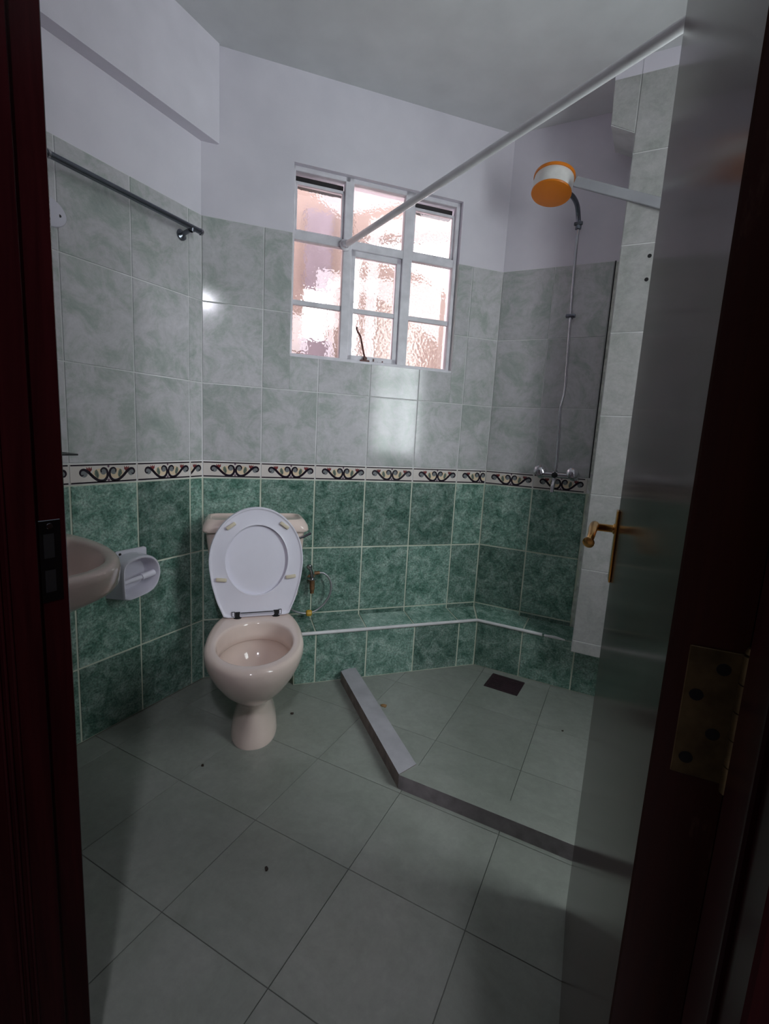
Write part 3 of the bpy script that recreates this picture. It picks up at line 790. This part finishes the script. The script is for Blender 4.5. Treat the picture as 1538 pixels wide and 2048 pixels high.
for sgn in (-1, 1):
    x = sgn * .078
    box(bm, x - .010, x + .010, -.0206, -.012, -.003, .022); box(bm, x + sgn * .017 - .006, x + sgn * .017 + .006, -.0202, -.012, .004, .024)
    cyl(bm, (x, -.012, -.0015), (x, -.012, -.0045), .016, 16)
box(bm, -.066, .066, -.0199, -.013, .0165, .0185)
mesh_obj('hinge_gap_shade', bm, mt['black'], seat)  # black pieces stand in for the shaded gaps around the seat hinges
for sgn in (-1, 1):
    bm = bmesh.new(); x = sgn * .095; box(bm, x - .0035, x + .0035, -.0215, -.014, .006, .0225)
    mesh_obj('hinge_lug', bm, mt['plastic'], seat)
for x, h, a in ((-.105, .380, -35), (.110, .381, 37), (-.142, .160, 6), (.138, .163, -6)):
    bm = bmesh.new(); bbox(bm, -.021, .021, -.007, .004, -.007, .007, .003, 2)
    mesh_obj('buffer', bm, mt['buffer'], seat, Matrix.Translation((x, -.0195, h)) @ Matrix.Rotation(rad(a), 4, 'Y'), smooth=40)

# ------------------------------------------------------------------ angle valve and hose right of the toilet
valve = empty('angle_valve', F_WIN @ Matrix.Translation((.490, .490, 0)))
tag(valve, 'corroded angle valve with looping braided hose on green tile right of the toilet', 'valve')
V = lambda u, v, n: Vector((u - .490, v - .490, n))
bm = bmesh.new()
lathe(bm, [(.020, .0), (.020, .003), (.012, .006), (.011, .045)], V(.497, .470, 0), (0, 0, 1), 18)
cyl(bm, V(.496, .425, .040), V(.495, .478, .040), .013, 14); cyl(bm, V(.496, .405, .040), V(.496, .428, .040), .010, 12)
mesh_obj('valve_body', bm, mt['rust'], valve, smooth=40)
bm = bmesh.new(); lathe(bm, [(.010, 0), (.026, .002), (.026, .006), (.010, .008)], V(.495, .474, .040), (0, 1, 0), 20)
tube(bm, [V(.495, .482, .040), V(.490, .512, .043), V(.481, .532, .045)], [.0085, .007, .010], 12)
lathe(bm, [(.004, -.014), (.013, -.006), (.0145, .003), (.010, .012), (.003, .015)], V(.479, .538, .045), (-.2, .9, .2), 16)
mesh_obj('valve_knob', bm, mt['chrome'], valve, smooth=40)
bm = bmesh.new(); cyl(bm, V(.505, .505, .040), V(.530, .507, .042), .009, 8)
mesh_obj('hose_nut', bm, mt['rust'], valve, smooth=30)
bm = bmesh.new()
tube(bm, crom([V(.528, .507, .042), V(.552, .503, .045), V(.577, .478, .048), V(.588, .435, .050), V(.578, .385, .050), V(.550, .345, .050), V(.515, .318, .050), V(.475, .308, .052), V(.43, .318, .058), V(.39, .345, .07), V(.365, .40, .09), V(.36, .445, .10)], 6), .0052, 10)
mesh_obj('braided_hose', bm, mt['steelbraid'], valve, smooth=50)
bm = bmesh.new(); lathe(bm, [(.010, -.014), (.015, -.010), (.016, 0), (.015, .010), (.010, .014)], V(.482, .309, .052), (1, -.05, 0), 8)
mesh_obj('yellow_nut', bm, mt['yellow'], valve, smooth=30)['label'] = 'yellow plastic nut at the bottom of the hose'

# ------------------------------------------------------------------ basin, shelf, rail, plate, paper holder on the left wall
basin = empty('washbasin', Matrix.Translation((XL, .672, .80)))
tag(basin, 'beige ceramic washbasin on the left wall, mostly behind the door jamb', 'basin')
def brow(x0, x1, hw, z, p=2.05, n=48):
    cx_, r = x0 + (.067 if x1 - x0 > .3 else (x1 - x0) / 2), []
    for i in range(n):
        a = 2 * pi * i / n; c, s_ = cos(a), sin(a)
        pf = p if c > 0 else 5
        r.append(Vector((cx_ + math.copysign(abs(c) ** (2 / pf), c) * (x1 - cx_ if c > 0 else cx_ - x0), math.copysign(abs(s_) ** (2 / p), s_) * hw, z)))
    return r
bm = bmesh.new()
loft(bm, [brow(.001, .20, .10, -.22), brow(.001, .28, .14, -.19), brow(.001, .40, .19, -.135), brow(.001, .480, .222, -.095), brow(.001, .522, .243, -.072), brow(.001, .535, .249, -.058), brow(.001, .541, .252, -.020), brow(.001, .538, .250, -.006), brow(.002, .528, .245, .0),
          brow(.085, .490, .212, -.001), brow(.092, .480, .204, -.010), brow(.11, .45, .185, -.07), brow(.14, .40, .14, -.125), brow(.2, .3, .06, -.14)])
mesh_obj('basin_bowl', bm, mt['beige'], basin, smooth=60)
bm = bmesh.new(); lathe(bm, [(.022, 0), (.022, .004), (.012, .006), (.012, .09), (.016, .092), (.016, .10)], (.05, 0, -.002), (0, 0, 1), 16); tube(bm, [(.05, 0, .085), (.10, 0, .10), (.145, 0, .085)], [.010, .010, .009], 10)
mesh_obj('tap', bm, mt['chrome'], basin, smooth=40)
shelf = empty('glass_shelf', Matrix.Translation((XL, .66, 1.066)))
tag(shelf, 'dark green edged glass shelf above the washbasin, cut off by the jamb', 'shelf')
bm = bmesh.new(); bbox(bm, .001, .118, -.26, .258, -.003, .003, .001, 1); mesh_obj('shelf_glass', bm, mt['shelfglass'], shelf)
for y in (-.18, .10):
    bm = bmesh.new(); bbox(bm, 0, .03, y - .012, y + .012, -.010, .010, .002, 1)
    mesh_obj('shelf_clip', bm, mt['chrome'], shelf)
rail = empty('towel_rail', Matrix.Translation((XL, 1.15, 1.93)))
tag(rail, 'dark chrome towel rail high on the left wall', 'towel rail')
bm = bmesh.new(); cyl(bm, (.06, -.33, .004), (.06, .312, .0), .0105, 18); mesh_obj('bar', bm, mt['gun'], rail, smooth=40)
for y in (-.30, .270):
    bm = bmesh.new(); lathe(bm, [(.021, 0), (.021, .005), (.014, .009), (.0085, .014), (.0085, .05), (.012, .055)], (.0, y, -.020), (1, 0, .25), 18); cyl(bm, (.058, y, -.014), (.060, y, .001), .011, 14)
    mesh_obj('bracket', bm, mt['gun'], rail, smooth=40)
for y, z in ((.311, 0), (-.25, .0035)):
    bm = bmesh.new(); lathe(bm, [(.0108, 0), (.013, .001), (.013, .007), (.008, .010)], (.06, y, z), (0, 1, 0), 18)
    mesh_obj('end_cap', bm, mt['chrome'], rail, smooth=40)
plate = empty('wall_plate', FR(Vector((XL, .915, 1.80)), Vector((0, 1, 0)), Zv, Vector((1, 0, 0))))
tag(plate, 'white oval plate with one screw hole on the left wall under the towel rail', 'plate')
bm = bmesh.new()
def ov(k, z): return [Vector((.066 * k * cos(a) + .006 * sin(a), .044 * k * sin(a) - .010 * cos(a), z)) for a in [2 * pi * i / 36 for i in range(36)]]
loft(bm, [ov(1, 0), ov(1, .005), ov(.95, .009), ov(.5, .011)]); mesh_obj('plate_body', bm, mt['wceram'], plate, smooth=40)
bm = bmesh.new(); cyl(bm, (.043, -.006, .0085), (.043, -.006, .0105), .0045, 12); mesh_obj('screw_hole', bm, mt['black'], plate)
paper = empty('paper_holder', FR(Vector((XL, 1.155, .60)), Vector((0, 1, 0)), Zv, Vector((1, 0, 0))))
tag(paper, 'white ceramic toilet paper holder with empty roller beside the washbasin', 'paper holder')
FO = [(-.075, -.070), (-.050, -.079), (.00, -.074), (.04, -.064), (.066, -.042), (.080, -.005), (.078, .030), (.064, .058), (.040, .076), (.0, .083), (-.040, .078), (-.064, .066), (-.076, .045), (-.078, .0)]
FOs = [(p.x, p.y) for p in crom([Vector((x, y, 0)) for x, y in FO + [FO[0]]], 3)][:-1]
def sc(k, dx=0, dy=0): return [(x * k + dx, y * k + dy) for x, y in FOs]
bm = bmesh.new()
Rr = [[Vector((x, y, z)) for x, y in p] for p, z in ((sc(1.08, -.01), 0), (sc(1.06, -.008), .02), (sc(1.0), .074), (sc(.985), .082), (sc(.955), .0855), (sc(.90), .0845), (sc(.86), .078), (sc(.80), .030), (sc(.70), .018))]
loft(bm, Rr)
mesh_obj('holder_body', bm, mt['wceram'], paper, smooth=45)
bm = bmesh.new(); bbox(bm, -.076, .070, .045, .098, .0, .024, .010, 3); mesh_obj('mounting_flange', bm, mt['wceram'], paper, smooth=45)
bm = bmesh.new(); cyl(bm, (-.046, .087, .0235), (-.046, .087, .0247), .0055, 12); cyl(bm, (-.058, .0975, .014), (-.058, .0985, .014), .004, 10); mesh_obj('screw_hole', bm, mt['black'], paper)
bm = bmesh.new(); cyl(bm, (-.066, -.014, .062), (.015, -.006, .062), .0085, 16); cyl(bm, (.012, -.006, .062), (.066, .0, .062), .0125, 16)
mesh_obj('roller', bm, mt['plastic'], paper, smooth=40)

# ------------------------------------------------------------------ shower: head, riser, mixer, conduit
SH0 = Vector((-.33, YS - .03, 1.08))
shower = empty('wall_shower', Matrix.Translation(SH0))
tag(shower, 'wall shower with orange and white electric head, thin chrome riser and two-handle mixer', 'shower')
head = empty('shower_head', Matrix.Translation(Vector((-.444, 2.307, 2.28)) - SH0), shower); head['label'] = 'orange and white electric shower head'
ax = Vector((-.06, -.22, -.975)).normalized(); o0 = Vector((-.4415, 2.302, 2.243)) - Vector((-.444, 2.307, 2.28))
R0 = .0835
bm = bmesh.new(); lathe(bm, [(.02, -.080), (.075, -.077), (R0 * .985, -.066), (R0 * 1.0, -.050), (R0 * .985, -.012), (R0 * .985, -.004)], o0, ax, 48); mesh_obj('head_body', bm, mt['hwhite'], head, smooth=40)
bm = bmesh.new(); lathe(bm, [(R0 * .9, -.006), (R0 * 1.0, -.005), (R0 * 1.01, -.002), (R0 * .98, .0015), (R0 * .9, .003), (R0 * .3, .0035)], o0, ax, 48); mesh_obj('spray_plate', bm, mt['orange'], head, smooth=40)
bm = bmesh.new(); lathe(bm, [(R0 * .98, -.079), (R0 * 1.03, -.0775), (R0 * 1.04, -.071), (R0 * 1.03, -.066), (R0 * .98, -.065)], o0, ax, 48); mesh_obj('top_rim', bm, mt['orange'], head, smooth=40)
riser = shower
Rv = lambda x, y, z: Vector((x, y, z)) - Vector((-.33, YS - .03, 1.08))
yp = YS - .030
bm = bmesh.new()
tube(bm, crom([Rv(-.321, YS - .062, 1.055), Rv(-.319, YS - .062, 1.10), Rv(-.323, YS - .061, 1.22), Rv(-.330, YS - .060, 1.345), Rv(-.328, YS - .052, 1.385), Rv(-.3235, yp, 1.45), Rv(-.326, yp, 1.55), Rv(-.335, yp, 1.79), Rv(-.342, yp, 2.03), Rv(-.3435, yp, 2.19)], 5), .0066, 12)
mesh_obj('riser_pipe', bm, mt['chrome'], riser, smooth=50)
bm = bmesh.new()
tube(bm, crom([Rv(-.3435, yp, 2.185), Rv(-.347, yp - .010, 2.218), Rv(-.352, yp - .05, 2.250), Rv(-.366, yp - .10, 2.266), Rv(-.390, yp - .14, 2.272)], 5), [.0105] * 21, 12)
mesh_obj('shower_arm', bm, mt['gun'], riser, smooth=50)
bm = bmesh.new()
cyl(bm, Rv(-.3435, yp, 2.168), Rv(-.3435, yp, 2.200), .0135, 8); cyl(bm, Rv(-.3435, yp, 2.184), Rv(-.3435, YS, 2.184), .007, 10); bbox(bm, -.019, .019, -.006, .006, -.004, .010, .002, 1, Matrix.Translation(Rv(-.3435, yp - .008, 2.186)))
mesh_obj('coupling', bm, mt['gun'], riser, smooth=30)
bm = bmesh.new()
bbox(bm, -.022, .022, -.011, .011, -.008, .008, .004, 2, Matrix.Translation(Rv(-.334, yp, 1.786))); cyl(bm, Rv(-.334, yp, 1.786), Rv(-.334, YS, 1.786), .010, 12)
mesh_obj('wall_clip', bm, mt['gun'], riser, smooth=40)
mixer = empty('mixer', Matrix.Translation(Vector((-.318, YS, 1.035)) - SH0), shower); mixer['label'] = 'chrome two-handle shower mixer'
bm = bmesh.new()
cyl(bm, (-.085, -.058, .0), (.085, -.058, .0), .0145, 18)
lathe(bm, [(.012, 0), (.017, .004), (.017, .020), (.012, .024)], (-.003, -.046, .0), (0, -1, 0), 20)
cyl(bm, (-.003, -.058, 0), (-.003, -.060, .022), .010, 14)
for x in (-.078, .078): lathe(bm, [(.027, .001), (.027, .004), (.017, .012), (.011, .018), (.011, .058)], (x, 0, .002), (0, -1, 0), 24)
mesh_obj('mixer_body', bm, mt['chrome'], mixer, smooth=40)
bm = bmesh.new()
tube(bm, crom([(-.004, -.060, -.010), (-.005, -.066, -.034), (-.006, -.078, -.056), (-.007, -.083, -.084)], 5), [.0105] * 12 + [.009] * 4, 14)
mesh_obj('spout', bm, mt['chrome'], mixer, smooth=40)
bm = bmesh.new(); lathe(bm, [(.0145, 0), (.0145, .006), (.010, .009), (.002, .010)], (-.003, -.0705, .0), (0, -1, 0), 18); mesh_obj('diverter_button', bm, mt['black'], mixer, smooth=40)
for x in (-.078, .078):
    bm = bmesh.new()
    for k in range(1): lathe(bm, [(.012, 0), (.026, .006), (.0285, .016), (.0265, .027), (.015, .034), (.003, .036)], (x, -.056, .010), (0, -.9, .3), 12)
    mesh_obj('handle', bm, mt['chrome'], mixer, smooth=35)
cond = bmesh.new()
a, b = Vector((-.341, 2.252, 2.2525)), Vector((.10, 2.222, 2.060))
d = (b - a).normalized(); up = Vector((0, -.02, 1)); up = (up - d * up.dot(d)).normalized(); fw = d.cross(up)
cond.free()
cm = Matrix((d, fw, up)).transposed().to_4x4(); cm.translation = a
bm = bmesh.new(); bbox(bm, 0, (b - a).length, -.007, .007, -.0185, .0185, .002, 1)
tag(mesh_obj('conduit', bm, mt['conduit'], None, cm, smooth=30), 'flat pale grey conduit running from the shower head across the tiled boxing', 'conduit')

# ------------------------------------------------------------------ curtain rod
r0 = Wp(.606, .0, 2.016) - N * .016; r1 = Vector((-.0098, 1.2226, 2.017)); rdir = (r1 - r0).normalized(); r1 = r0 + rdir * ((XR - r0.x) / rdir.x)
rod = empty('curtain_rod', Matrix.Translation(r0)); tag(rod, 'white shower curtain rod crossing in front of the window', 'curtain rod')
bm = bmesh.new(); cyl(bm, rdir * .004, (r1 - r0), .0125, 20); mesh_obj('rod', bm, mt['rodwhite'], rod, smooth=40)
bm = bmesh.new(); lathe(bm, [(.024, -.003), (.027, .002), (.026, .008), (.017, .012), (.016, .026)], (0, 0, 0), N, 8); mesh_obj('end_flange', bm, mt['wframe'], rod, smooth=30)
bm = bmesh.new(); lathe(bm, [(.026, 0), (.026, .006), (.016, .012), (.016, .03)], (r1 - r0), (-1, 0, 0), 16); mesh_obj('end_flange', bm, mt['wframe'], rod, smooth=30)

# ------------------------------------------------------------------ kerb, drain, floor bits
kerb = struct(empty('shower_kerb'))
K0, K1 = Vector((-1.112, 1.846)), Vector((-.567, 1.349))
kd = (K1 - K0).normalized(); kn = Vector((-kd.y, kd.x)); KH, KW = .054, .078
kin = K1 + Vector((0, KW)); tt = (K1.y + KW - (K0 + kn * KW).y) / kd.y; kin = K0 + kn * KW + kd * tt
q0 = K0 + kn * KW - kd * .03
def kseg(name, poly, z1, m0, m1):
    bm = bmesh.new()
    n = len(poly); nb = [bm.verts.new((x, y, 0)) for x, y in poly]; nt = [bm.verts.new((x, y, z1)) for x, y in poly]
    for i in range(n): bm.faces.new((nb[i], nb[(i + 1) % n], nt[(i + 1) % n], nt[i])).material_index = 0
    f = bm.faces.new(nt); f.material_index = 1; bm.faces.new(nb[::-1])
    return mesh_obj(name, bm, [m0, m1], kerb)
kseg('kerb_segment', [tuple(K0), tuple(K1), tuple(kin), tuple(q0)], KH, mt['cementbrown'], mt['cementtop'])
kseg('kerb_segment', [tuple(K1), (XR, K1.y), (XR, K1.y + KW), tuple(kin)], KH - .002, mt['cement'], mt['floor'])
drain = empty('floor_drain', Matrix.Translation((-.420, 2.262, 0)) @ Matrix.Rotation(rad(-3), 4, 'Z')); tag(drain, 'dark rusted rectangular floor drain in the shower corner', 'drain')
bm = bmesh.new(); bbox(bm, -.082, .082, -.075, .075, -.001, .004, .002, 1)
mesh_obj('drain_plate', bm, mt['drain'], drain)
bm = bmesh.new()
for k in range(7): bbox(bm, -.068, .068, -.062 + k * .019, -.054 + k * .019, .0036, .0062, .001, 1)
mesh_obj('grate_bar', bm, mt['drain'], drain)
def scrap(name, x, y, size, h, mat, label, cat, seed, z=0):
    rnd = random.Random(seed); bm = bmesh.new(); n = 9
    p = [(size * rnd.uniform(.55, 1.0) * cos(2 * pi * i / n), size * rnd.uniform(.45, .9) * sin(2 * pi * i / n)) for i in range(n)]
    loft(bm, [[Vector((a_, b_, 0)) for a_, b_ in p], [Vector((a_ * 1.02, b_ * 1.02, h * rnd.uniform(.4, 1))) for a_, b_ in p], [Vector((a_ * .4, b_ * .4, h)) for a_, b_ in p]])
    return tag(mesh_obj(name, bm, mat, None, Matrix.Translation((x, y, z)), smooth=40), label, cat)
scrap('leaf_scrap', -.837, 1.771, .017, .006, mt['leaf'], 'small brown scrap of dry leaf on the shower floor by the kerb', 'leaf', 3)
scrap('dirt_crumb', -.744, .891, .0070, .006, mt['crumb'], 'tiny dark crumb alone in the middle of the open floor', 'dirt', 4)
scrap('dirt_crumb', -1.139, 1.508, .0075, .006, mt['crumb'], 'tiny black crumb on the floor just right of the toilet foot', 'dirt', 5)
scrap('dirt_crumb', -1.206, 1.092, .0065, .005, mt['crumb'], 'tiny dark crumb on the floor joint in front of the toilet, to its left', 'dirt', 6)
scrap('dirt_crumb', -.116, 2.007, .0060, .004, mt['crumb'], 'tiny dark speck on the shower floor near the door edge', 'dirt', 8)
